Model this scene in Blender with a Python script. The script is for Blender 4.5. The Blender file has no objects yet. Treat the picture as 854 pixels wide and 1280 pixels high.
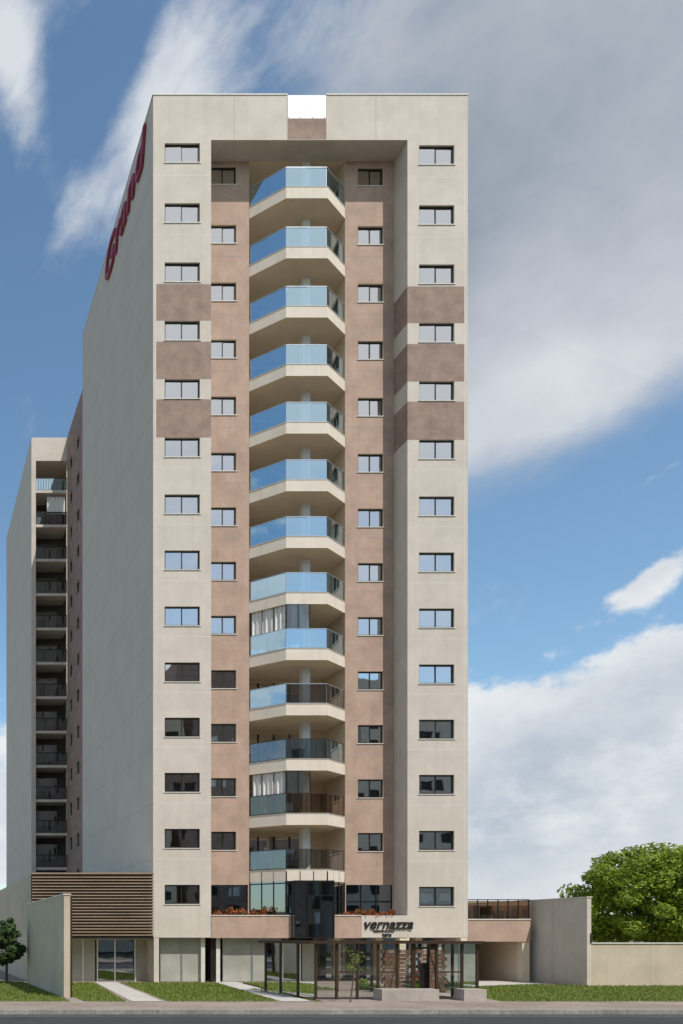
import bpy, math, random
from mathutils import Vector
random.seed(7)
S=bpy.context.scene
F=1102.0; D=45.0; K=F/D; CH=2.37
def FX(p): return (p+115)/K
def FZ(p): return CH+(1170-p)/K
RD=1.25; K2=F/(D+RD)
def RX(p): return (p+115)/K2
def RZ(p): return CH+(1170-p)/K2
def GX(p,Y): return (p+115)*Y/F
def GZ(p,Y): return CH+(1170-p)*Y/F

# ------------------------------------------------------------ materials
def newmat(name):
    m=bpy.data.materials.new(name); m.use_nodes=True
    nt=m.node_tree; b=nt.nodes['Principled BSDF']
    return m,nt,b
def mathn(nt,op,a,b=None,c=None,clamp=False):
    n=nt.nodes.new('ShaderNodeMath'); n.operation=op; n.use_clamp=clamp
    for i,x in enumerate((a,b,c)):
        if x is None: continue
        if isinstance(x,(int,float)): n.inputs[i].default_value=x
        else: nt.links.new(x,n.inputs[i])
    return n.outputs[0]
def mixc(nt,f,a,b,mode='MIX'):
    n=nt.nodes.new('ShaderNodeMix'); n.data_type='RGBA'; n.blend_type=mode
    for s,x in ((0,f),(6,a),(7,b)):
        if isinstance(x,(int,float)): n.inputs[s].default_value=x
        elif isinstance(x,tuple): n.inputs[s].default_value=(*x[:3],1)
        else: nt.links.new(x,n.inputs[s])
    return n.outputs[2]
def noise(nt,vec,scale,detail=4,rough=.55):
    n=nt.nodes.new('ShaderNodeTexNoise'); n.inputs['Scale'].default_value=scale
    n.inputs['Detail'].default_value=detail; n.inputs['Roughness'].default_value=rough
    if vec is not None: nt.links.new(vec,n.inputs['Vector'])
    return n.outputs['Fac']
def mapping(nt,vec,sc,rot=(0,0,0)):
    n=nt.nodes.new('ShaderNodeMapping'); n.inputs['Scale'].default_value=sc; n.inputs['Rotation'].default_value=rot
    nt.links.new(vec,n.inputs['Vector']); return n.outputs[0]
def mrange(nt,v,a,b,c=0.,d=1.,smooth=False):
    n=nt.nodes.new('ShaderNodeMapRange'); 
    if smooth: n.interpolation_type='SMOOTHSTEP'
    n.inputs[1].default_value=a;n.inputs[2].default_value=b;n.inputs[3].default_value=c;n.inputs[4].default_value=d
    nt.links.new(v,n.inputs[0]); return n.outputs[0]
def plaster(name,col,var=.18,blotch=.6,rough=.9,fine=9,stain=.12,bump=.25):
    m,nt,b=newmat(name)
    tc=nt.nodes.new('ShaderNodeTexCoord').outputs['Object']
    n1=noise(nt,tc,blotch,5,.65); n2=noise(nt,tc,fine,4,.65)
    n3=noise(nt,mapping(nt,tc,(2.2,2.2,.10)),1.6,3,.6)
    dark=tuple(c*(1-var*1.6) for c in col); light=tuple(min(1,c*(1+var)) for c in col)
    c=mixc(nt,mrange(nt,n1,.34,.66),dark,light)
    c=mixc(nt,mrange(nt,n2,.3,.72,0,.5),c,tuple(x*(1-var*1.5) for x in col))
    c=mixc(nt,mrange(nt,n3,.5,.75,0,stain),c,tuple(x*.45 for x in col))
    nt.links.new(c,b.inputs['Base Color']); b.inputs['Roughness'].default_value=rough
    b.inputs['Specular IOR Level'].default_value=.2
    bp=nt.nodes.new('ShaderNodeBump'); bp.inputs['Strength'].default_value=bump; bp.inputs['Distance'].default_value=.01
    nt.links.new(noise(nt,tc,40,2),bp.inputs['Height']); nt.links.new(bp.outputs[0],b.inputs['Normal'])
    return m
def simple(name,col,rough=.5,metal=0,var=.1,scale=6):
    m,nt,b=newmat(name)
    tc=nt.nodes.new('ShaderNodeTexCoord').outputs['Object']
    c=mixc(nt,mrange(nt,noise(nt,tc,scale,3),.3,.7),tuple(x*(1-var) for x in col),tuple(min(1,x*(1+var)) for x in col))
    nt.links.new(c,b.inputs['Base Color']); b.inputs['Roughness'].default_value=rough; b.inputs['Metallic'].default_value=metal
    return m
def glass(name,tint,refl,fac,wob=.0):
    m,nt,b=newmat(name); nt.nodes.remove(b)
    out=nt.nodes['Material Output']
    t=nt.nodes.new('ShaderNodeBsdfTransparent'); t.inputs[0].default_value=(*tint,1)
    g=nt.nodes.new('ShaderNodeBsdfGlossy'); g.inputs['Color'].default_value=(*refl,1); g.inputs['Roughness'].default_value=.015
    mx=nt.nodes.new('ShaderNodeMixShader')
    fr=nt.nodes.new('ShaderNodeLayerWeight'); fr.inputs['Blend'].default_value=.35
    nt.links.new(mrange(nt,fr.outputs['Fresnel'],0,1,fac,1),mx.inputs[0])
    nt.links.new(t.outputs[0],mx.inputs[1]); nt.links.new(g.outputs[0],mx.inputs[2]); nt.links.new(mx.outputs[0],out.inputs[0])
    if wob:
        tc=nt.nodes.new('ShaderNodeTexCoord').outputs['Object']
        bp=nt.nodes.new('ShaderNodeBump'); bp.inputs['Strength'].default_value=wob; bp.inputs['Distance'].default_value=.05
        nt.links.new(noise(nt,tc,.9,1),bp.inputs['Height']); nt.links.new(bp.outputs[0],g.inputs['Normal'])
    return m
M={}
M['light']=plaster('plaster_light_grey',(.60,.54,.475),.07,.9,stain=.12)
M['side']=plaster('plaster_side_grey',(.59,.53,.455),.04,.5,stain=.07)
M['brown']=plaster('plaster_taupe',(.335,.242,.20),.16,1.4,stain=.15)
M['pink']=plaster('plaster_rose_taupe',(.475,.34,.27),.12,1.0,stain=.14)
M['cream']=plaster('plaster_cream',(.76,.64,.49),.04,.8,stain=.03)
M['fascia']=plaster('balcony_fascia_paint',(.71,.635,.54),.05,.8,stain=.16)
M['beige']=plaster('plaster_beige',(.55,.47,.37),.09,.7)
M['joint']=simple('wall_joint',(.38,.335,.29),.9)
M['jointl']=simple('wall_joint_light',(.72,.67,.61),.9)
M['sill']=simple('stone_sill',(.62,.59,.54),.6)
M['frame']=simple('dark_aluminium',(.022,.020,.018),.35,.3)
M['alu']=simple('silver_aluminium',(.45,.50,.54),.35,.8)
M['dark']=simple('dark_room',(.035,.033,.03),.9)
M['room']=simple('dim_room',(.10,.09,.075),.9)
M['curtain']=simple('white_curtain',(.75,.74,.71),.9)
M['blind']=simple('beige_blind',(.33,.30,.25),.9)
M['white']=simple('white_paint',(.8,.8,.79),.4,var=.03)
M['black']=simple('black_letter',(.015,.015,.015),.5)
M['red']=simple('red_letter',(.30,.03,.06),.5)
M['wg']=glass('window_glass',(.55,.6,.6),(.97,.97,.96),.64,.04)
M['bg']=glass('balcony_glass',(.40,.60,.70),(.66,.88,1.0),.64,.03)
M['dg']=glass('open_balcony_glass',(.50,.50,.45),(.75,.8,.85),.25,.02)
M['tg']=glass('terrace_glass',(.45,.32,.20),(.8,.7,.6),.22)
M['lg']=glass('lobby_glass',(.22,.25,.26),(.8,.88,.95),.42,.05)
M['cg']=glass('clear_glass',(.80,.84,.80),(.9,.95,1),.10)
M['fg']=simple('pale_reflect_panel',(.38,.375,.33),.10,0,.16,.8)  # glass panels; pale reflection of the sunlit street put into the base colour
M['rusty']=simple('brown_metal',(.07,.045,.03),.4,.4)
M['wood']=simple('wood_brown',(.18,.095,.055),.6,0,.35,3)
M['conc']=plaster('concrete',(.42,.38,.34),.12,1.5)
def slatmat():
    m,nt,b=newmat('louvre_brown_metal')
    tc=nt.nodes.new('ShaderNodeTexCoord').outputs['Object']
    n=noise(nt,mapping(nt,tc,(.4,1,9)),1.2,3)
    c=mixc(nt,mrange(nt,n,.3,.7),(.19,.135,.09),(.32,.235,.17))
    nt.links.new(c,b.inputs['Base Color']); b.inputs['Roughness'].default_value=.5
    return m
M['slat']=slatmat()

# ------------------------------------------------------------ mesh builder
class MB:
    def __init__(s): s.v=[];s.f=[];s.m=[];s.ml=[]
    def mi(s,k):
        if k not in s.ml: s.ml.append(k)
        return s.ml.index(k)
    def poly(s,pts,k):
        i=len(s.v); s.v+= [tuple(p) for p in pts]; s.f.append(tuple(range(i,i+len(pts)))); s.m.append(s.mi(k))
    def box(s,T,u0,u1,v0,v1,w0,w1,k):
        i=len(s.v)
        for w in (w0,w1):
            for (u,v) in ((u0,v0),(u1,v0),(u1,v1),(u0,v1)): s.v.append(T(u,v,w))
        for f in ((0,1,2,3),(7,6,5,4),(0,4,5,1),(1,5,6,2),(2,6,7,3),(3,7,4,0)):
            s.f.append(tuple(i+j for j in f)); s.m.append(s.mi(k))
    def wbox(s,x0,x1,y0,y1,z0,z1,k): s.box(lambda u,v,w:(u,w,v),x0,x1,z0,z1,y0,y1,k)
    def prism(s,pts,z0,z1,k,kb=None):
        n=len(pts)
        s.poly([(x,y,z1) for x,y in pts],k); s.poly([(x,y,z0) for x,y in reversed(pts)],kb or k)
        for i in range(n):
            a=pts[i];b=pts[(i+1)%n]
            s.poly([(a[0],a[1],z0),(b[0],b[1],z0),(b[0],b[1],z1),(a[0],a[1],z1)],k)
    def quad(s,T,u0,u1,v0,v1,w,k): s.poly([T(u0,v0,w),T(u1,v0,w),T(u1,v1,w),T(u0,v1,w)],k)
    def obj(s,name,parent=None):
        me=bpy.data.meshes.new(name); me.from_pydata(s.v,[],s.f)
        for k in s.ml: me.materials.append(M[k])
        me.polygons.foreach_set('material_index',s.m); me.update()
        o=bpy.data.objects.new(name,me); S.collection.objects.link(o)
        if parent: o.parent=parent
        return o
def empty(name):
    o=bpy.data.objects.new(name,None); S.collection.objects.link(o); return o
def front(Y): return lambda u,v,w:(u,Y+w,v)
def back(Y): return lambda u,v,w:(u,Y-w,v)
def leftw(X): return lambda u,v,w:(X+w,u,v)
def rightw(X): return lambda u,v,w:(X-w,u,v)
def wall(mb,T,u0,u1,v0,v1,ops,k,regions=(),rk=None):
    us={u0,u1};vs={v0,v1}
    for o in list(ops)+list(regions):
        for a in o[:2]:
            if u0<a<u1: us.add(a)
        for a in o[2:4]:
            if v0<a<v1: vs.add(a)
    us=sorted(us);vs=sorted(vs)
    for i in range(len(us)-1):
        for j in range(len(vs)-1):
            cu=(us[i]+us[i+1])/2;cv=(vs[j]+vs[j+1])/2
            if any(o[0]<cu<o[1] and o[2]<cv<o[3] for o in ops): continue
            kk=k
            for r in regions:
                if r[0]<cu<r[1] and r[2]<cv<r[3]: kk=r[4]
            mb.quad(T,us[i],us[i+1],vs[j],vs[j+1],0,kk)
    for a,b,c,d,r in ops:
        q=rk or k
        mb.poly([T(a,c,0),T(a,d,0),T(a,d,r),T(a,c,r)],q); mb.poly([T(b,c,0),T(b,d,0),T(b,d,r),T(b,c,r)],q)
        mb.poly([T(a,c,0),T(b,c,0),T(b,c,r),T(a,c,r)],q); mb.poly([T(a,d,0),T(b,d,0),T(b,d,r),T(a,d,r)],q)
def curtain(mb,T,u0,u1,v0,v1,w,k='curtain',amp=.035,per=.16):
    n=max(6,int((u1-u0)/per*6)); pr=None
    ph=random.random()*6
    for i in range(n+1):
        u=u0+(u1-u0)*i/n; ww=w+amp*math.sin(ph+(u-u0)/per*6.283)+.3*amp*math.sin(u*23)
        if pr: mb.poly([T(pr[0],v0,pr[1]),T(u,v0,ww),T(u,v1,ww),T(pr[0],v1,pr[1])],k)
        pr=(u,ww)
def window(mb,T,u0,u1,v0,v1,kind='r',sill=True,panes=2):
    e=.002; a,b,c,d=u0+e,u1-e,v0+e,v1-e; t=.065
    mb.box(T,a,b,c,c+t,.10,.17,'frame');mb.box(T,a,b,d-t,d,.10,.17,'frame')
    mb.box(T,a,a+t,c+t,d-t,.10,.17,'frame');mb.box(T,b-t,b,c+t,d-t,.10,.17,'frame')
    for i in range(1,panes):
        x=a+(b-a)*i/panes; mb.box(T,x-.025,x+.025,c+t,d-t,.105,.165,'frame')
    tw=random.uniform(-.010,.010)
    for i in range(panes):
        x0=a+t if i==0 else a+(b-a)*i/panes+.025; x1=b-t if i==panes-1 else a+(b-a)*(i+1)/panes-.025
        w=.13+.012*(i%2); t1=random.uniform(-.010,.010)
        mb.poly([T(x0,c+t,w),T(x1,c+t,w+t1),T(x1,d-t,w+t1+tw),T(x0,d-t,w+tw)],'wg')
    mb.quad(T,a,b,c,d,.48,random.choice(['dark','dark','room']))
    r=random.random()
    if kind=='c': curtain(mb,T,a+.03,b-.03,c+.03,d-.03,.23)
    elif kind=='r':
        if r<.3:
            L=random.uniform(.2,.45)*(b-a); curtain(mb,T,a+.03,a+L,c+.02,d-.02,.3,random.choice(['curtain','blind']))
            if random.random()<.5: curtain(mb,T,b-L*.8,b-.03,c+.02,d-.02,.3,'blind')
        elif r<.5: mb.quad(T,a+.03,b-.03,d-random.uniform(.2,.6)*(d-c),d-.03,.3,'blind')
    if sill:
        mb.box(T,u0-.05,u1+.05,v0-.04,v0-.001,-.035,.12,'sill')
        
# ------------------------------------------------------------ main building
B=empty('apartment_building')
XL,XR=FX(191.5),FX(585); TOP=FZ(119); BOT=FZ(1172)
PL,PR=FX(264),FX(509.5); YB=63.2
rowsL=[191,266,340,413,486,559,630,700,770,840,909,978,1048,1118]
fl=front(D); rc=front(D+RD)
fac=MB(); win=MB()
ops=[(PL,PR,BOT,FZ(175),RD)]
regs=[]
wl=[];
for i,y in enumerate(rowsL):
    a,b=FX(206),FX(250); ops.append((a,b,FZ(y+12),FZ(y-12),.5)); wl.append((fl,a,b,FZ(y+12),FZ(y-12),'c' if i in(8,) else 'r'))
    yy=y+2.5
    a,b=FX(524),FX(568); ops.append((a,b,FZ(yy+12),FZ(yy-12),.5)); wl.append((fl,a,b,FZ(yy+12),FZ(yy-12),'c' if i==13 else 'r'))
for y0,y1 in((355,401),(427,474),(499,547)):
    regs.append((FX(195),PL,FZ(y1),FZ(y0),'brown')); regs.append((PR,FX(580.5),FZ(y1+3),FZ(y0+3),'brown'))
regs.append((FX(359.5),FX(408),FZ(174.5),FZ(148),'brown'))
regs.append((FX(359.5),FX(408),FZ(148),FZ(119)-.001,'white'))
wall(fac,fl,XL,XR,BOT,TOP,ops,'light',regs)
for y0,y1 in((355,401),(427,474),(499,547)):
    fac.box(leftw(PR-.004),D+.002,D+RD-.002,FZ(y1+3),FZ(y0+3),0,.003,'brown')
js=[(rowsL[i]+rowsL[i+1])/2 for i in range(13)]
for i,y in enumerate(js):
    yj=y-9
    if i not in(2,3,4):
        fac.box(fl,XL+.003,PL-.003,FZ(yj)-.012,FZ(yj)+.012,-.003,0.01,'jointl')
        fac.box(fl,PR+.003,XR-.003,FZ(yj+2.5)-.012,FZ(yj+2.5)+.012,-.003,0.01,'jointl')
for x in(293,359.5,408,470):
    fac.box(fl,FX(x)-.012,FX(x)+.012,FZ(174.5),TOP-.05,-.003,.01,'joint')
fac.box(fl,FX(195)-.01,FX(195)+.01,BOT+.02,FZ(150),-.003,.01,'jointl')
fac.box(fl,FX(581)-.01,FX(581)+.01,BOT+.02,FZ(150),-.003,.01,'jointl')
for a,b in((XL,FX(359)),(FX(408.5),XR)):
    fac.box(fl,a-.02,b+.02,TOP+.002,TOP+.06,-.03,.3,'sill')
for x in(361,376,391,406): fac.box(fl,FX(x)-.03,FX(x)+.03,FZ(147),FZ(121),-.02,-.002,'alu')
# recess back wall
bayL,bayR=RX(311.5),RX(431.5)
bayTop=FZ(175)
rowsR=[219,292.5,364.5,436,507,577,645.5,713.5,781,849,916,984,1051]
ops2=[(bayL,bayR,BOT,bayTop-.001,2.35)]
for i,y in enumerate(rowsR):
    for (a,b,dy,kk) in((RX(262.5),RX(295.5),0,'L'),(RX(447.5),RX(479.5),1.6,'R')):
        z0,z1=RZ(y+dy+11.5),RZ(y+dy-11.5); ops2.append((a,b,z0,z1,.5)); wl.append((rc,a,b,z0,z1,'c' if (kk=='L' and i in(8,11)) else 'r'))
ops2.append((PL+.05,bayL-.05,RZ(1143),RZ(1106),.4)); ops2.append((bayR+.05,PR-.05,RZ(1143),RZ(1106),.4))
wall(fac,rc,PL,PR,BOT,FZ(175),ops2,'pink',rk='cream')
for a,b in((PL+.05,bayL-.05),(bayR+.05,PR-.05)):
    win.quad(rc,a,b,RZ(1143),RZ(1106),.1,'lg'); win.quad(rc,a,b,RZ(1143),RZ(1106),.39,'dark')
    for t in(0,.33,.66,1):
        x=a+(b-a-.05)*t; win.box(rc,x,x+.05,RZ(1143),RZ(1106),.06,.13,'frame')
    win.box(rc,a,b,RZ(1128),RZ(1126),.061,.129,'frame')
for i in range(12):
    yj=(rowsR[i]+rowsR[i+1])/2-8
    for a,b in((PL,bayL),(bayR,PR)):
        fac.box(rc,a+.01,b-.01,RZ(yj)-.012,RZ(yj)+.012,-.003,.01,'joint')
for T,a,b,c,d,k in wl: window(win,T,a,b,c,d,k)
# bay back wall with sliding doors
railT=[208,283,357,430,502,574,645,715,785,854,923,991,1061]
bb=front(D+RD+2.3)
dops=[]
for y in railT:
    z=FZ(y)-1.08; dops.append((bayL+.5,bayR-1.0,z+.03,z+2.1,.1))
wall(fac,bb,bayL,bayR,BOT,bayTop,dops,'cream')
for a,b,c,d,_ in dops:
    win.quad(bb,a,b,c,d,.06,'wg'); win.quad(bb,a,b,c,d,.35,'room')
    for t in(0,.25,.5,.75,1):
        x=a+(b-a-.06)*t; win.box(bb,x,x+.06,c,d,.0,.09,'frame')
    if random.random()<.6: curtain(win,bb,a+.1,a+1.2,c,d,.2)
bal=MB(); poly=[(bayL+.01,D+RD+.0),(FX(357.5),D-.02),(FX(409.5),D-.02),(bayR-.01,D+RD+.0)]
def seg(p,q,w0=0.):
    L=math.hypot(q[0]-p[0],q[1]-p[1]); dx,dy=(q[0]-p[0])/L,(q[1]-p[1])/L
    return L,(lambda u,v,w:(p[0]+dx*u-dy*w,p[1]+dy*u+dx*w,v))
for i,y in enumerate(railT):
    zt=FZ(y); zg=zt-1.06
    full=poly+[(bayR-.01,D+RD+2.28),(bayL+.01,D+RD+2.28)]
    bal.prism(full,zg-.58,zg-.40,'fascia','cream')
    for j in range(3):
        p,q=poly[j],poly[j+1]; L,T=seg(p,q)
        bal.box(T,0,L,zg-.40,zg,.0,.14,'fascia')
        bal.box(T,0,L,zg,zg+.02,-.02,.16,'sill')
        bal.box(T,.0,L,zt-.035,zt,.04,.08,'alu' if i<10 else 'rusty')
        bal.box(T,.0,L,zg+.05,zg+.07,.045,.075,'alu' if i<10 else 'rusty')
        n={0:2,1:2,2:3}[j]
        for t in range(n+1):
            u=.02+(L-.06)*t/n
            bal.box(T,u,u+.022,zg+.02,zt-.04,.065,.085,'alu' if (i<10 and j<2) else 'frame')
        if j==2 or i>9:
            m=12 if j==2 else 8
            for t in range(1,m):
                u=L*t/m; bal.box(T,u,u+.014,zg+.08,zt-.04,.09,.105,'frame')
        gk='bg' if i<9 else ('tg' if i==11 else ('dg' if (i==12 or j==2 or random.random()<.4) else 'bg'))
        if i==10: gk='dg' if j==0 else 'bg'
        for t in range(n):
            u=.03+(L-.06)*t/n; u2=.02+(L-.06)*(t+1)/n
            dd=random.uniform(-.007,.007)
            bal.poly([T(u,zg+.08,.06),T(u2,zg+.08,.06+dd),T(u2,zt-.04,.06+dd*2),T(u,zt-.04,.06+dd)],gk)
    cx=GX(381,D+1.5); above=(FZ(railT[i-1])-1.06-.58) if i else FZ(175)
    bal.wbox(cx-.2,cx+.2,D+1.3,D+1.7,zg-.40,above-.002,'white')
    if i in(8,11):
        p,q=poly[0],poly[1];L,T=seg(p,q)
        curtain(bal,T,.1,L,zt,above-.02,.14,per=.24,amp=.045)
        for t in range(4):
            u=.02+(L-.06)*t/3; bal.box(T,u,u+.04,zt,above,.02,.05,'frame')
        p,q=poly[1],poly[2];L,T=seg(p,q)
        curtain(bal,T,0 if i==11 else L*.15,L*.45,zt,above-.02,.14,per=.24,amp=.045)
        for t in range(3):
            u=.02+(L*.56)*t/2; bal.box(T,u,u+.04,zt,above,.02,.05,'frame')
        bal.quad(T,.05,L*.55,zt,above,.035,'cg')
    elif i>8 and random.random()<.9:
        x=bayL+1.2; zb=zg-.40
        bal.wbox(x,x+.45,D+1.6,D+2.05,zb+.42,zb+.47,'wood'); bal.wbox(x,x+.45,D+2.0,D+2.05,zb+.47,zb+.95,'wood')
        for dx in(0,.4):
            for dy in(0,.4): bal.wbox(x+dx,x+dx+.04,D+1.6+dy,D+1.64+dy,zb+.001,zb+.42,'wood')
# lobby glass bay
zt=FZ(1089); zb=FZ(1143)
for j in range(3):
    p,q=poly[j],poly[j+1];L,T=seg(p,q)
    n=3
    for t in range(n):
        w1=random.uniform(-.01,.01)
        bal.poly([T(L*t/n,zb,.03),T(L*(t+1)/n,zb,.03+w1),T(L*(t+1)/n,zt,.03+w1),T(L*t/n,zt,.03)],'lg')
    bal.quad(T,.1,L-.1,zb,zt,.5,'dark')
    for t in range(n+1):
        u=(L-.05)*t/n; bal.box(T,u,u+.05,zb,zt,.0,.06,'frame')
    bal.box(T,0,L,FZ(1104)-.03,FZ(1104)+.03,.001,.059,'frame'); bal.box(T,0,L,zb-.02,zb+.05,-.01,.08,'frame')
a,b=FX(364.5),FX(414)
zl=FZ(1173)
bal.wbox(a,b,D-.35,D-.1,zl,zl+.06,'frame'); bal.wbox(a,b,D-.35,D-.05,FZ(1103),FZ(1101),'frame')
T=front(D-.33); 
dw=(b-a)/3
for t in range(3):
    for (ya,yb) in((1103,1120),(1120,1137),(1137,1155),(1155,1173)):
        w1=random.uniform(-.02,.02);w2=random.uniform(-.02,.02)
        bal.poly([T(a+dw*t,FZ(yb),.01),T(a+dw*(t+1),FZ(yb),.01+w1),T(a+dw*(t+1),FZ(ya),.01+w1+w2),T(a+dw*t,FZ(ya),.01+w2)],'lg')
bal.quad(T,a,b,zl,FZ(1103),.3,'room')
for Xs in(a,b-.05): bal.quad(leftw(Xs+.02),D-.33,D,zl,FZ(1103),0,'lg')
for t in range(4):
    x=a+(b-a-.05)*t/3; bal.box(T,x,x+.05,zl,FZ(1103),-.04,.02,'frame')
for y in(1120,1137,1155): bal.box(T,a,b,FZ(y)-.02,FZ(y)+.02,-.03,.015,'frame')
# planters + sign panel
for a,b in((PL+.003,FX(364)),(FX(415),FX(452))):
    bal.wbox(a,b,D-.03,D+RD-.01,BOT-.02,FZ(1145),'pink')
    bal.wbox(a,b,D-.06,D+.12,FZ(1145)+.002,FZ(1145)+.05,'sill')
bal.wbox(FX(452)+.002,PR-.003,D-.02,D+RD-.02,BOT,FZ(1145)+.03,'light')
bal.obj('balconies',B)
# sides, roof
sd=MB()
sd.quad(leftw(XL),D,YB,0,TOP,0,'side')
for y in js+[1118]:
    z=FZ(y-9); sd.box(leftw(XL),D+.01,YB-.01,z-.012,z+.012,-.003,.01,'joint')
for i,yy in enumerate((48.6,52.3,55.9,59.6)):
    sd.box(leftw(XL),yy-.012,yy+.012,5.6,TOP-.1,-.0025,.01,'jointl')
wall(sd,rightw(XR),D,YB,0,TOP,[],'side')
for y in js: sd.box(rightw(XR),D+.01,YB-.01,FZ(y-9)-.012,FZ(y-9)+.012,-.003,.01,'joint')
sd.box(leftw(XL),D+.02,YB,TOP+.002,TOP+.06,-.03,.25,'sill')
sd.quad(back(YB),XL,XR,0,TOP,0,'side')
sd.poly([(XL,D,TOP-1.2),(XR,D,TOP-1.2),(XR,YB,TOP-1.2),(XL,YB,TOP-1.2)],'conc')
sd.poly([(XL,D+.002,BOT-.004),(XR,D+.002,BOT-.004),(XR,YB,BOT-.004),(XL,YB,BOT-.004)],'cream')
sd.obj('side_walls',B); 
# rear brown wing
wg=MB(); XW=13.7; Y2=75.8
z2=[2.37+(42.87-2.9*k-3.2) for k in range(14)]
o=[]
for z in z2:
    for yy in(66.0,70.5,73.5): o.append((yy,yy+1.1,z-.6,z+.5,.3))
wall(wg,leftw(XW),YB,Y2,0,TOP-.01,o,'brown')
for a,b,c,d,_ in o: window(wg,leftw(XW),a,b,c,d,'n')
for z in z2: wg.box(leftw(XW),YB,Y2,z-1.4,z-1.37,-.003,.01,'joint')
wg.obj('rear_wing',B)
fac.obj('front_walls',B); win.obj('windows',B)
# ground floor
gf=MB(); GY=D+.5
def panel(a,b,k,Y=GY,z1=None,z0=0.02):
    z1=z1 or BOT-.02
    gf.quad(front(Y),a,b,z0,z1,0,k)
    for x in(a,b-.04): gf.wbox(x,x+.04,Y-.03,Y+.03,z0,z1,'alu')
    gf.wbox(a,b,Y-.028,Y+.028,z1-.04,z1,'alu')
for a,b in((200,227),(227,254),(278,315),(315,351)): panel(GX(a,GY),GX(b,GY),'fg')
for p0,p1 in((192.5,199),):
    gf.wbox(FX(p0),FX(p1),D+.01,D+.5,0,BOT-.005,'light')
for p in(254,266,273): gf.wbox(FX(p),FX(p)+.2,D+.3,D+.5,0,BOT-.005,'sill' if p!=266 else 'frame')
gf.quad(front(D+3.5),XL,FX(352),0,BOT,0,'room')
gf.quad(front(D+6),FX(352),XR,0,BOT,0,'wood')
for p in(352,418,470,520,572):
    gf.wbox(GX(p,D+2),GX(p,D+2)+.35,D+2,D+2.35,0,BOT-.005,'cream')
for a,b in((392,420),(420,448),(448,476),(476,504),(504,532)):
    panel(GX(a,D+3),GX(b,D+3),'lg',D+3)
gf.wbox(FX(361),FX(391),D+1.0,D+1.1,.9,BOT-.1,'frame'); gf.quad(front(D+.98),FX(363),FX(376),1.0,BOT-.2,0,'wg');gf.quad(front(D+.97),FX(377),FX(389),1.0,BOT-.2,0,'bg')
gf.wbox(FX(361),FX(391),D+1.0,D+1.1,0,.88,'wood')
gf.wbox(XR-.35,XR-.02,D+.01,D+.4,0,BOT-.005,'cream')
gf.wbox(FX(500),FX(512),D+.01,D+.4,0,BOT-.005,'cream')
gf.obj('ground_floor',B)
# foliage
def leafmat(name,c1,c2,c3=None):
    m,nt,b=newmat(name)
    g=nt.nodes.new('ShaderNodeNewGeometry')
    r=nt.nodes.new('ShaderNodeValToRGB'); e=r.color_ramp.elements
    e[0].color=(*c1,1); e[1].color=(*c2,1); e[1].position=.8
    if c3: x=e.new(.95); x.color=(*c3,1)
    nt.links.new(g.outputs['Random Per Island'],r.inputs[0]); nt.links.new(r.outputs[0],b.inputs['Base Color'])
    b.inputs['Roughness'].default_value=.55; b.inputs['Specular IOR Level'].default_value=.3
    tr=nt.nodes.new('ShaderNodeBsdfTranslucent'); nt.links.new(r.outputs[0],tr.inputs[0])
    mx=nt.nodes.new('ShaderNodeMixShader'); mx.inputs[0].default_value=.35
    nt.links.new(b.outputs[0],mx.inputs[1]); nt.links.new(tr.outputs[0],mx.inputs[2]); nt.links.new(mx.outputs[0],nt.nodes['Material Output'].inputs[0])
    return m
M['leaf']=leafmat('tree_leaves',(.12,.20,.015),(.26,.37,.035),(.36,.44,.06))
M['pine']=leafmat('dark_leaves',(.035,.07,.02),(.09,.15,.045))
M['flower']=leafmat('flower_leaves',(.05,.09,.02),(.45,.12,.05),(.6,.2,.08))
M['redleaf']=leafmat('red_leaves',(.20,.03,.02),(.32,.10,.04))
M['grass']=leafmat('grass_blades',(.10,.16,.02),(.22,.27,.05),(.30,.28,.10))
M['bark']=plaster('bark',(.13,.10,.075),.25,6)
def leaf(mb,p,s,k,up=.3,out=None):
    n=Vector((random.gauss(0,1),random.gauss(0,1),random.gauss(0,1)+up))
    if out is not None: n+=out*1.2
    n.normalize()
    t=n.orthogonal().normalized(); 
    a=random.random()*6.28; b=n.cross(t); t2=t*math.cos(a)+b*math.sin(a); b2=n.cross(t2)
    s*=random.uniform(.6,1.3); p=Vector(p)
    mb.poly([p-t2*s,p-b2*s*.5,p+t2*s,p+b2*s*.5],k)
def shrub(name,x0,x1,y0,y1,z,h,n,s,k,parent=None):
    mb=MB()
    for i in range(n):
        x=random.uniform(x0,x1); hh=h*(.5+.5*math.sin(x*7.1)*math.sin(x*3.3+1))
        leaf(mb,(x,random.uniform(y0,y1),z+random.random()*max(.08,hh)),s,k)
    return mb.obj(name,parent)
shrub('planter_flowers',PL+.1,FX(335),D-.02,D+.6,FZ(1146),.55,1700,.08,'flower',B)
shrub('planter_flowers_right',FX(428),FX(496),D-.02,D+.6,FZ(1146),.45,1600,.08,'flower',B)
def text(name,s,size,loc,rot,mat,parent,ext=.03,sx=1,shear=0,off=.012):
    c=bpy.data.curves.new(name,'FONT'); c.body=s; c.size=size; c.extrude=ext; c.shear=shear; c.offset=off*size
    o=bpy.data.objects.new(name,c); S.collection.objects.link(o); o.location=loc; o.rotation_euler=rot; o.scale=(sx,1,1)
    c.materials.append(M[mat]); o.parent=parent; return o
text('name_lettering','vernazza',.74,(FX(453),D-.06,FZ(1161)),(math.pi/2,0,0),'black',B,.03,.98,.3)
text('subtitle_lettering','RESIDENZIALE',.17,(FX(466),D-.04,FZ(1165.5)),(math.pi/2,0,0),'black',B,.01,1.0)
text('number_lettering','2870',.24,(FX(477),D-.05,FZ(1171.5)+.01),(math.pi/2,0,0),'black',B,.02)
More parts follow.
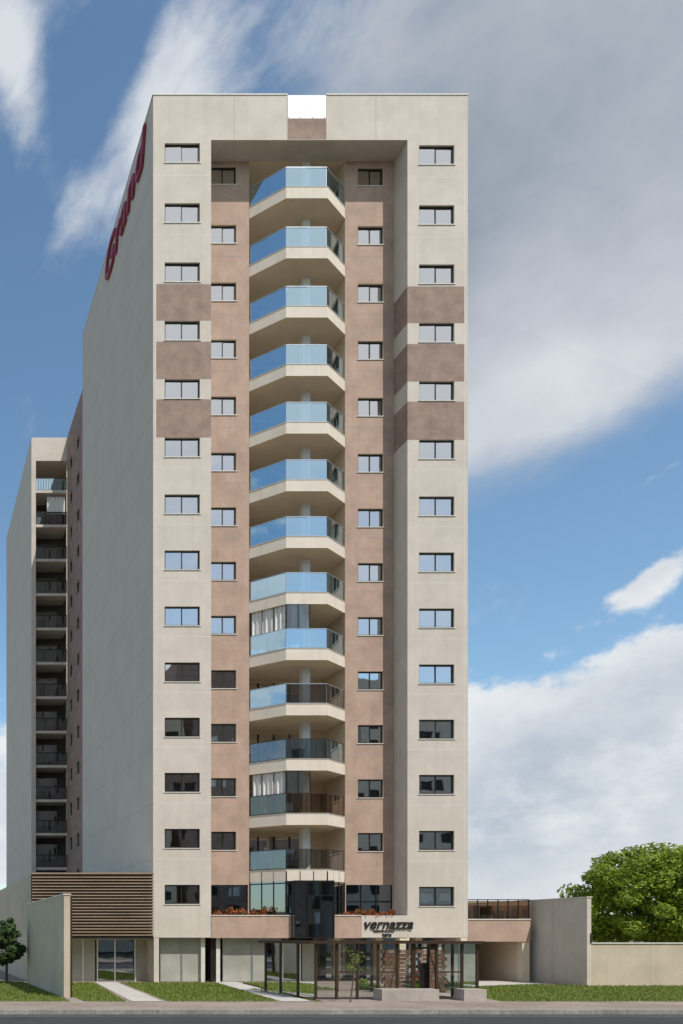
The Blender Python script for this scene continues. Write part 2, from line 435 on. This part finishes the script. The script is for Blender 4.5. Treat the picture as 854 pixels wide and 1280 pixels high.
text('side_lettering','Grand',2.6,(XL-.1,55.8,TOP-2.1),(math.pi/2,0,-math.pi/2),'red',B,.06,1.38,.25,.0)
# podium with louvres
pod=MB(); PX=FX(40)
pod.quad(leftw(PX),D+.3,75,0,FZ(1093),0,'beige')
pod.poly([(PX,D+.3,FZ(1093)),(XL-.005,D+.3,FZ(1093)),(XL-.005,75,FZ(1093)),(PX,75,FZ(1093))],'conc')
pod.wbox(PX,XL-.02,D-.15,D+.3,FZ(1172)-.05,FZ(1172)+.06,'frame')
z=FZ(1172)+.1
pod.quad(front(D+.2),PX,XL-.02,FZ(1172),FZ(1092),0,'rusty')
while z<FZ(1094):
    pod.poly([(PX-.02,D-.18,z),(XL-.03,D-.18,z),(XL-.03,D-.02,z+.13),(PX-.02,D-.02,z+.13)],'slat')
    pod.poly([(PX-.02,D-.18,z),(XL-.03,D-.18,z),(XL-.03,D-.18,z+.03),(PX-.02,D-.18,z+.03)],'slat')
    z+=.155
pod.wbox(PX-.03,XL-.02,D-.19,D+.3,FZ(1093),FZ(1091),'slat')
pod.wbox(PX-.02,XL-.03,D+.31,D+8,FZ(1172)-.10,FZ(1172)-.055,'cream')
pod.quad(front(D+5),PX,XL,0,BOT,0,'room')
for a,b,k in((88,103,'fg'),(103,119,'fg'),(121,143,'lg'),(143,168,'lg'),(168,191,'fg')):
    Y=D+1.2; pod.quad(front(Y),GX(a,Y),GX(b,Y),0,BOT-.05,0,k)
    pod.wbox(GX(a,Y),GX(a,Y)+.06,Y-.04,Y+.04,0,BOT-.05,'white')
pod.obj('parking_podium',B)
# right terrace / carport
ter=MB(); TX=FX(664)
ter.wbox(XR+.01,TX,D+.05,60,FZ(1177),FZ(1150),'pink'); ter.wbox(XR+.01,TX,D+.02,D+.3,FZ(1150)+.002,FZ(1148.5),'sill')
T=front(D+.1); n=6
for i in range(n+1):
    x=XR+.03+(TX-XR-.1)*i/n; ter.box(T,x,x+.04,FZ(1148),FZ(1125),0,.04,'frame')
ter.box(T,XR+.03,TX,FZ(1125),FZ(1124),-.01,.05,'frame'); ter.quad(T,XR+.03,TX-.03,FZ(1147),FZ(1126),.02,'tg')
ter.quad(front(D+1.2),XR+.03,TX-.03,FZ(1149),FZ(1131),0,'wood')
for i in range(9):
    x=XR+.2+i*.33; ter.wbox(x,x+random.uniform(.1,.28),D+.7,D+.9,FZ(1149),FZ(1149)+random.uniform(.4,.85),random.choice(['wood','rusty','wood']))
T=rightw(TX); ter.quad(T,D+.1,56,FZ(1147),FZ(1126),.02,'tg')
ter.wbox(TX-.38,TX-.01,D+.1,D+.5,0,FZ(1177)-.003,'cream'); ter.wbox(XR+.02,TX,50,50.2,0,FZ(1177)-.003,'cream')
ter.wbox(TX-.25,TX-.02,D+.5,50,0,FZ(1177)-.003,'cream')
ter.obj('terrace_carport',B)

# ------------------------------------------------------------ second tower
B2=empty('apartment_building'); t2=MB()
X2=10.62; T2=GZ(547,Y2); f2=front(Y2)
zf=[GZ(y,Y2) for y in(612,655,698,741,784,827,870,913,956,999,1041,1084)]
t2.quad(leftw(X2),Y2,95,0,T2,0,'side')
for i in range(14): t2.box(leftw(X2),Y2,95,T2-2-2.95*i,T2-1.97-2.95*i,-.003,.01,'joint')
wall(t2,f2,X2,XW+.4,0,T2,[(GX(45,Y2),XW+.3,2,GZ(576,Y2),2.6)],'light')
t2.quad(front(Y2+2.6),X2,XW+.4,0,T2,0,'beige')
t2.quad(front(Y2+2.5),GX(45,Y2),XW+.3,2,zf[0]+1.2,0,'room')
for i,z in enumerate(zf):
    t2.wbox(GX(45,Y2)+.01,XW-.01,Y2+.1,Y2+2.4,z-.22,z,'light')
    k='bg' if i==0 else 'dg'
    t2.quad(f2,GX(45,Y2),XW,z+.05,z+1.05,.15,k)
    t2.box(f2,GX(45,Y2),XW,z+1.03,z+1.1,.12,.18,'frame')
    for q in range(13):
        x=GX(45,Y2)+(XW-.05-GX(45,Y2))*q/12; t2.box(f2,x,x+.03,z,z+1.05,.13,.17,'frame')
    if i>0:
        t2.quad(front(Y2+2.3),GX(45,Y2)+.4,XW-.5,z+.02,z+2.2,0,'lg'); t2.quad(front(Y2+2.4),GX(45,Y2)+.4,XW-.5,z+.02,z+2.2,0,'dark')
    if i==1: curtain(t2,front(Y2+.5),GX(60,Y2),XW-.1,z+1.1,z+2.6,0)
    if i in(4,6,9): t2.wbox(GX(50,Y2),GX(58,Y2),Y2+.8,Y2+1.2,z,z+.9,'wood')
t2.quad(f2,XW,28,0,T2,.4,'side'); t2.quad(rightw(28),Y2,95,0,T2,0,'side'); t2.quad(back(95),X2,28,0,T2,0,'side')
t2.poly([(X2,Y2,T2-.5),(28,Y2,T2-.5),(28,95,T2-.5),(X2,95,T2-.5)],'conc')
t2.obj('tower_body',B2)

# ------------------------------------------------------------ walls
w=MB(); w.wbox(6.0,6.24,33.9,44.4,0,3.95,'beige'); w.wbox(5.97,6.27,33.87,44.4,3.952,4.0,'sill'); w.wbox(6.245,6.33,33.95,34.1,0,3.9,'rusty'); w.obj('boundary_wall')
PXW=32.2;PY=41.8
w=MB(); w.wbox(PXW,PXW+.2,PY,62,0,4.19,'light'); w.wbox(PXW-.03,PXW+.23,PY-.03,62,4.192,4.24,'sill')
for y in(44,47,50): w.box(leftw(PXW),y,y+.02,0.1,4.1,-.003,.01,'joint')
w.obj('boundary_wall')
w=MB(); w.wbox(PXW+.2,75,PY+.02,PY+.22,0,2.0,'beige'); w.wbox(PXW+.2,75,PY-.02,PY+.26,2.002,2.06,'sill')
for i in range(12): w.wbox(PXW+3+i*3.2,PXW+3.02+i*3.2,PY+.017,PY+.03,0.05,1.98,'joint')
w.wbox(GX(738,PY)-.0,GX(738,PY)+.06,PY-.05,PY+.02,2.06,2.5,'rusty')
w.obj('garden_wall')

# ------------------------------------------------------------ gatehouse
g=MB(); Y0,Y1=32.9,37.5; x0,x1=GX(394,Y0),GX(600,Y0); H=2.08
def post(x,y,k='rusty',t=.08): g.wbox(x,x+t,y,y+t,0,H,k)
xs=[GX(p,Y0) for p in(394,420,446,472,496,515,545,577,596)]
for x in xs: post(x,Y0)
for x in xs[::2]: post(x,Y1)
for y in(34.4,36): post(x0,y); post(xs[-1],y)
g.wbox(x0-.25,x1+.1,Y0-.15,Y0+.12,H,H+.10,'rusty'); g.wbox(x0-.25,x1+.1,Y1-.1,Y1+.15,H,H+.10,'rusty')
g.wbox(x0-.25,x0-.1,Y0+.12,Y1-.1,H,H+.10,'rusty'); g.wbox(x1-.05,x1+.1,Y0+.12,Y1-.1,H,H+.10,'rusty')
for i in range(10):
    x=x0+(x1-x0)*i/10; g.wbox(x,x+.05,Y0+.12,Y1-.1,H+.02,H+.09,'rusty')
for i in range(len(xs)-1):
    if i in(5,): continue
    g.quad(front(Y0+.04),xs[i]+.08,xs[i+1],.25 if i>=3 else .05,H-.02,0,'cg')
g.quad(leftw(x0+.04),Y0+.08,Y1,.1,H,0,'cg'); g.quad(leftw(xs[-1]+.04),Y0+.08,Y1,.1,H,0,'cg')
for i in(1,3,6): g.wbox(xs[i],xs[i+1],Y0+.02,Y0+.06,1.0,1.05,'rusty')
g.wbox(xs[5]+.1,xs[6]-.02,Y0+.02,Y0+.07,H-.2,H-.12,'rusty'); g.wbox(xs[5]+.08,xs[5]+.14,Y0-.01,Y0+.09,0,H,'rusty')
g.wbox(GX(474,32.4),GX(545,32.4),32.2,32.8,0,.42,'conc'); g.wbox(GX(576,32.4),GX(604,32.4),32.2,32.8,0,.42,'conc')
r=0
while r<11:
    xa=GX(478,37)+(.12 if r%2 else 0)
    while xa<GX(508,37): g.wbox(xa,xa+.235,37,37.12,.05+r*.16,.19+r*.16,random.choice(['wood','wood','brown'])); xa+=.25
    r+=1
g.wbox(GX(531,33.2),GX(538,33.2),33.3,33.5,0,1.35,'frame')
g.obj('entrance_gatehouse')

# ------------------------------------------------------------ ground
def gmat(name,c1,c2,sc,c3=None,bump=.3,rough=.95):
    m,nt,b=newmat(name); tc=nt.nodes.new('ShaderNodeTexCoord').outputs['Object']
    c=mixc(nt,mrange(nt,noise(nt,tc,sc,5,.65),.3,.7),c1,c2)
    c=mixc(nt,mrange(nt,noise(nt,tc,sc*14,4,.7),.35,.7,0,.6),c,c3 or tuple(x*.6 for x in c1))
    nt.links.new(c,b.inputs['Base Color']); b.inputs['Roughness'].default_value=rough; b.inputs['Specular IOR Level'].default_value=.2
    bp=nt.nodes.new('ShaderNodeBump'); bp.inputs['Strength'].default_value=bump; bp.inputs['Distance'].default_value=.03
    nt.links.new(noise(nt,tc,sc*30,3),bp.inputs['Height']); nt.links.new(bp.outputs[0],b.inputs['Normal'])
    return m
M['ground']=gmat('ground_earth',(.14,.13,.09),(.20,.18,.12),.1)
M['asphalt']=gmat('asphalt',(.045,.045,.047),(.065,.065,.066),.8)
M['paving']=gmat('paving_concrete',(.22,.17,.135),(.40,.33,.28),.35)
M['lawn']=gmat('lawn_soil_grass',(.07,.11,.015),(.16,.19,.035),.9,(.14,.14,.04))
M['kerb']=gmat('kerb_concrete',(.24,.23,.21),(.42,.40,.37),.7)
M['path']=gmat('path_concrete',(.45,.43,.39),(.56,.53,.49),1.0)
def sheet(name,pts,z,k):
    mb=MB(); mb.poly([(x,y,z) for x,y in pts],k); return mb.obj(name)
sheet('ground',[(-1500,-1500),(1500,-1500),(1500,2500),(-1500,2500)],-.16,'ground')
sheet('road',[(-300,13),(400,13),(400,28.2),(-300,28.2)],-.14,'asphalt')
mb=MB(); mb.wbox(-300,400,28.42,140,-.2,0,'paving'); mb.obj('pavement')
mb=MB(); 
x=-60
while x<120: mb.wbox(x,x+.99,28.2,28.418,-.2,.005,'kerb'); x+=1
mb.obj('kerb')
mb=MB(); mb.wbox(-300,400,4,12.8,-.2,0,'paving'); mb.wbox(-300,400,12.8,13,-.2,.004,'kerb'); mb.obj('pavement')
mb=MB()
for x in range(-60,120,6): mb.poly([(x,20.4,-.136),(x+3,20.4,-.136),(x+3,20.55,-.136),(x,20.55,-.136)],'white')
mb.poly([(-100,27.55,-.136),(150,27.55,-.136),(150,27.64,-.136),(-100,27.64,-.136)],'kerb')
mb.obj('road_marking')
mb=MB()
for i in range(70):
    x=-20+i*1.5; mb.poly([(x,28.45,.003),(x+.02,28.45,.003),(x+.02,31.7,.003),(x,31.7,.003)],'joint')
mb.poly([(-20,30,.0035),(85,30,.0035),(85,30.02,.0035),(-20,30.02,.0035)],'joint'); mb.obj('pavement_joint')
LW=MB()
lawns=[[(-12,31.9),(5.9,31.9),(5.9,45.4),(-12,60)],
 [(6.4,31.9),(7.9,31.9),(9.4,44.6),(6.4,44.6)],
 [(9.4,31.9),(13.4,31.9),(15.6,44.8),(10.8,44.8)],
 [(14.7,31.9),(15.0,31.9),(15.0,39),(19,39),(19,44.5),(17.0,44.8)],
 [(21.5,31.9),(70,31.9),(70,41.75),(32.1,41.75),(30.5,43),(24,40)]]
for L in lawns: LW.poly([(x,y,.006) for x,y in L],'lawn')
def inside(p,L):
    c=False;n=len(L)
    for i in range(n):
        a=L[i];b=L[i-1]
        if (a[1]>p[1])!=(b[1]>p[1]) and p[0]<(b[0]-a[0])*(p[1]-a[1])/(b[1]-a[1])+a[0]: c=not c
    return c
for L in lawns:
    xa=max(2,min(p[0] for p in L));xb=min(42,max(p[0] for p in L));ya=min(p[1] for p in L);yb=min(48,max(p[1] for p in L))
    n=int((xb-xa)*(yb-ya)*130)
    for _ in range(n):
        p=(random.uniform(xa,xb),random.uniform(ya,yb))
        if not inside(p,L): continue
        h=random.uniform(.03,.11); a=random.random()*3.14; dx,dy=math.cos(a)*.02,math.sin(a)*.02
        LW.poly([(p[0]-dx,p[1]-dy,.006),(p[0]+dx,p[1]+dy,.006),(p[0]+random.gauss(0,.03),p[1]+random.gauss(0,.03),h)],'grass')
LW.obj('lawn')
mb=MB()
mb.poly([(8.1,31.85,.012),(9.2,31.85,.012),(10.7,45.4,.012),(9.6,45.4,.012)],'path'); mb.obj('garden_path')
mb=MB(); mb.poly([(13.5,31.85,.012),(14.6,31.85,.012),(16.9,45.4,.012),(15.7,45.4,.012)],'path'); mb.obj('garden_path')
mb=MB(); mb.poly([(24,40.2,.012),(30.4,43.2,.012),(32,43.4,.012),(32,52,.012),(24,52,.012)],'path'); mb.obj('driveway')
shrub('flowering_shrub',GX(352,42),GX(372,42),41.6,42.3,0,.75,900,.07,'redleaf')
shrub('hedge',GX(372,40),GX(392,40),39.6,40.3,0,.5,900,.06,'pine')
shrub('hedge',GX(448,39),GX(500,39),38.8,39.3,0,.5,1500,.06,'leaf')

# ------------------------------------------------------------ trees
def limb(mb,p,q,r0,r1,k='bark',n=7):
    p=Vector(p);q=Vector(q);d=(q-p).normalized();a=d.orthogonal().normalized();b=d.cross(a)
    R=[[c+(a*math.cos(6.283*i/n)+b*math.sin(6.283*i/n))*r for i in range(n)] for c,r in((p,r0),(q,r1))]
    for i in range(n):
        j=(i+1)%n; mb.poly([R[0][i],R[0][j],R[1][j],R[1][i]],k)
def tree(name,base,cr,cz,rad,ncl,nl,s,k,seed,clr=(.16,.27)):
    random.seed(seed); mb=MB(); b=Vector(base)
    top=b+Vector((.05*rad[0],.02,cz)); limb(mb,b,b+(top-b)*.5,cr*1.3,cr); limb(mb,b+(top-b)*.5,top,cr,cr*.6)
    for i in range(ncl):
        v=Vector((random.gauss(0,1),random.gauss(0,1),random.gauss(0,1))).normalized()*random.uniform(.35,1)**.5
        if v.z<-.55: v.z*=.6
        c=b+Vector((v.x*rad[0],v.y*rad[1],cz+v.z*rad[2]))
        if i%3==0: 
            m=top.lerp(c,.5)+Vector((0,0,-.06*rad[2])); limb(mb,b+(top-b)*random.uniform(.5,1),m,cr*.4,cr*.2,n=5); limb(mb,m,c,cr*.2,cr*.06,n=5)
        rr=random.uniform(*clr)*min(rad)
        for _ in range(nl):
            u=Vector((random.gauss(0,1),random.gauss(0,1),random.gauss(0,1))).normalized()
            r2=rr*random.random()**.3; uu=u*r2; uu.z*=.75; leaf(mb,c+uu,s,k,.5,u)
    return mb.obj(name)
tree('broadleaf_tree',(GX(820,60),60,0),.28,4.5,(4.7,4.4,4.0),150,300,.13,'leaf',3)
tree('broadleaf_tree',(GX(905,63),63,0),.28,4.8,(5.4,4.6,4.6),120,260,.14,'leaf',5)
tree('small_tree',(GX(8,44),44,0),.06,1.9,(.85,.8,1.5),60,150,.085,'pine',9,(.2,.36))
mb=MB(); sx=GX(438,31.6); limb(mb,(sx,31.6,0),(sx+.12,31.6,.9),.03,.02); limb(mb,(sx+.12,31.6,.9),(sx+.2,31.6,1.7),.02,.008)
for i in range(9):
    z=random.uniform(.7,1.6);q=Vector((sx+.1+random.gauss(0,.22),31.6+random.gauss(0,.2),z+.3)); limb(mb,(sx+.12,31.6,z),q,.01,.004,n=4)
    for t in range(16): leaf(mb,q+Vector((random.gauss(0,.07),random.gauss(0,.07),random.gauss(0,.07))),.04,'leaf')
mb.obj('young_tree')

# ------------------------------------------------------------ buildings across the street
def block(x0,x1,Y,h,k,dep=18):
    e=empty('apartment_building'); mb=MB(); T=lambda u,v,w:(u,Y-w,v)
    o=[];n=int((x1-x0)/3.4)
    for fz in range(int(h/3)-1):
        for i in range(n):
            a=x0+1+i*3.4; o.append((a,a+1.8,1.2+fz*3+1,1.2+fz*3+2.3,.25))
    wall(mb,T,x0,x1,0,h,o,k)
    for a,b,c,d,_ in o: mb.quad(T,a,b,c,d,.2,'dark' if random.random()<.75 else 'curtain')
    mb.quad(leftw(x0),Y-dep,Y,0,h,0,k);mb.quad(rightw(x1),Y-dep,Y,0,h,0,k);mb.quad(front(Y-dep),x0,x1,0,h,0,k)
    mb.poly([(x0,Y-dep,h),(x1,Y-dep,h),(x1,Y,h),(x0,Y,h)],'conc')
    mb.obj('block_walls',e)
block(-50,-22,-30,18,'beige');block(-20,8,-32,27,'brown'); block(12,36,-30,36,'beige'); block(38,58,-33,41,'brown'); block(60,84,-30,37,'light'); block(88,120,-32,24,'pink')

# ------------------------------------------------------------ sun + sky
EL,AZ=math.radians(57),math.radians(25)
sdv=Vector((math.sin(AZ)*math.cos(EL),-math.cos(AZ)*math.cos(EL),math.sin(EL)))
L=bpy.data.lights.new('sun','SUN'); L.energy=4.2; L.angle=math.radians(.5); L.color=(1,.95,.875)
lo=bpy.data.objects.new('sun',L); S.collection.objects.link(lo); lo.rotation_euler=sdv.to_track_quat('Z','Y').to_euler(); lo.location=(30,-30,80)
W=bpy.data.worlds.new('World'); S.world=W; W.use_nodes=True; nt=W.node_tree
try:
    W.cycles.sampling_method='MANUAL'; W.cycles.sample_map_resolution=512
except Exception as e: print(e)
bgn=nt.nodes['Background']; STR=.12; bgn.inputs[1].default_value=STR
sky=nt.nodes.new('ShaderNodeTexSky'); sky.sky_type='NISHITA'; sky.sun_disc=False; sky.sun_elevation=EL
sky.sun_rotation=math.atan2(sdv.x,sdv.y); sky.air_density=1.0; sky.dust_density=.6; sky.ozone_density=1.5
tc=nt.nodes.new('ShaderNodeTexCoord').outputs['Generated']
def dot(v):
    n=nt.nodes.new('ShaderNodeVectorMath'); n.operation='DOT_PRODUCT'; nt.links.new(tc,n.inputs[0]); n.inputs[1].default_value=v; return n.outputs['Value']
def axes(c,ang):
    c=Vector(c).normalized(); e1=Vector((c.y,-c.x,0)).normalized(); e2=e1.cross(c).normalized()
    if e2.z<0: e2=-e2
    a=math.radians(ang); return c,e1*math.cos(a)+e2*math.sin(a),-e1*math.sin(a)+e2*math.cos(a)
def blob(c,s1,s2,ang,wt):
    c,f1,f2=axes(c,ang)
    A=mathn(nt,'MULTIPLY',dot(f1),1/s1); Bv=mathn(nt,'MULTIPLY',dot(f2),1/s2)
    r=mathn(nt,'ADD',mathn(nt,'MULTIPLY',A,A),mathn(nt,'MULTIPLY',Bv,Bv))
    g=mathn(nt,'POWER',2.718,mathn(nt,'MULTIPLY',r,-1.))
    pos=mathn(nt,'GREATER_THAN',dot(c),0)
    return mathn(nt,'MULTIPLY',mathn(nt,'MULTIPLY',g,pos),wt)
def pdir(px,py): return ((px+115)/F,1,(1170-py)/F)
def pblob(px,py,rx,ry,ang,wt):
    u,_,v=pdir(px,py); n=math.sqrt(1+u*u+v*v)
    return blob((u,1,v),rx/F/n,ry/F/n,ang,wt)
def add(l):
    r=l[0]
    for x in l[1:]: r=mathn(nt,'ADD',r,x)
    return r
def ctr(n,k): return mathn(nt,'MULTIPLY',mathn(nt,'SUBTRACT',n,.5),k)
wn=nt.nodes.new('ShaderNodeTexNoise'); wn.inputs['Scale'].default_value=3; wn.inputs['Detail'].default_value=2; nt.links.new(tc,wn.inputs['Vector'])
wv=nt.nodes.new('ShaderNodeVectorMath'); wv.operation='MULTIPLY_ADD'; nt.links.new(wn.outputs['Color'],wv.inputs[0]); wv.inputs[1].default_value=(.18,.18,.18); nt.links.new(tc,wv.inputs[2])
nA=noise(nt,mapping(nt,wv.outputs[0],(1,1,1.6)),4.0,6,.55)      # broad
nC=noise(nt,mapping(nt,tc,(1,1,1.5)),10,8,.62)                   # cumulus
c0,f1,f2=axes(pdir(150,150),52)
wob=ctr(nA,1.0)
cmb=nt.nodes.new('ShaderNodeCombineXYZ'); nt.links.new(mathn(nt,'MULTIPLY',dot(f1),3.6),cmb.inputs[0]); nt.links.new(mathn(nt,'ADD',mathn(nt,'MULTIPLY',dot(f2),7.5),wob),cmb.inputs[1]); nt.links.new(mathn(nt,'MULTIPLY',dot(c0),3.),cmb.inputs[2])
nB=noise(nt,cmb.outputs[0],1.7,8,.6)                            # cirrus streaks
k=1/STR
skc=mixc(nt,1.0,sky.outputs[0],(1.15,1.32,1.30),'MULTIPLY')
# cirrus, upper left
pC=add([pblob(190,130,200,52,52,.78),pblob(25,110,110,36,-65,.62),pblob(40,10,120,50,10,.35),pblob(420,40,200,80,0,.42),pblob(38,515,20,60,0,.36)])
dC=mrange(nt,add([pC,ctr(nB,1.5),ctr(nC,.9)]),.24,.95,0,.92,True)
col=mixc(nt,dC,skc,(.74*k,.77*k,.81*k))
# grey-white sheet, upper right, plus unseen cloud added behind camera for window reflections
pS=add([pblob(760,120,400,330,0,1.25),pblob(690,460,330,120,16,.85),blob((.42,-1,1.0),.6,.42,0,1.4),blob((-.6,-1,.6),.5,.25,0,.6)])
dS=mrange(nt,add([pS,ctr(nA,1.3),ctr(nB,.5),ctr(nC,.35)]),.30,1.05,0,.93,True)
bs=add([mrange(nt,nA,.35,.65,.10,.60),pblob(690,500,330,120,16,.50),pblob(760,60,460,260,0,-.35),blob((.4,-1,1.05),.8,.42,0,1.2)])  # last blob whitens the added cloud that the top windows mirror
bs=mathn(nt,'MULTIPLY',bs,1.0,clamp=True)
col=mixc(nt,dS,col,mixc(nt,bs,(.31*k,.355*k,.42*k),(.80*k,.82*k,.85*k)))
# cumulus, low
pQ=add([pblob(800,970,280,140,20,.98),pblob(620,1000,180,160,0,.70),pblob(825,715,80,24,35,.62),pblob(835,585,50,16,25,.5),pblob(-5,1020,120,130,0,.9),pblob(860,830,70,50,0,.5),
  blob((1,-.3,.35),.5,.25,0,.7),blob((-.9,-.4,.3),.5,.2,0,.7),blob((0,-1,.3),.4,.12,0,.5)])
qn=add([pQ,ctr(nC,1.7),ctr(nA,.6)])
dQ=mrange(nt,qn,.40,.66,0,.96,True)
bq=mrange(nt,add([ctr(nC,2.6),mrange(nt,qn,.5,1.3,.95,.35),ctr(nA,1.6)]),0,1,0,1)
col=mixc(nt,dQ,col,mixc(nt,bq,(.40*k,.47*k,.56*k),(.84*k,.86*k,.88*k)))
nt.links.new(col,bgn.inputs[0])

# ------------------------------------------------------------ camera
c=bpy.data.cameras.new('camera'); co=bpy.data.objects.new('camera',c); S.collection.objects.link(co)
co.location=(0,0,CH); co.rotation_euler=(math.pi/2,0,0); c.sensor_width=36; c.lens=F/1280*36
c.shift_x=542/1280; c.shift_y=530/1280; c.clip_end=5000; S.camera=co
S.view_settings.view_transform='Standard'; S.view_settings.look='None'; S.view_settings.exposure=0
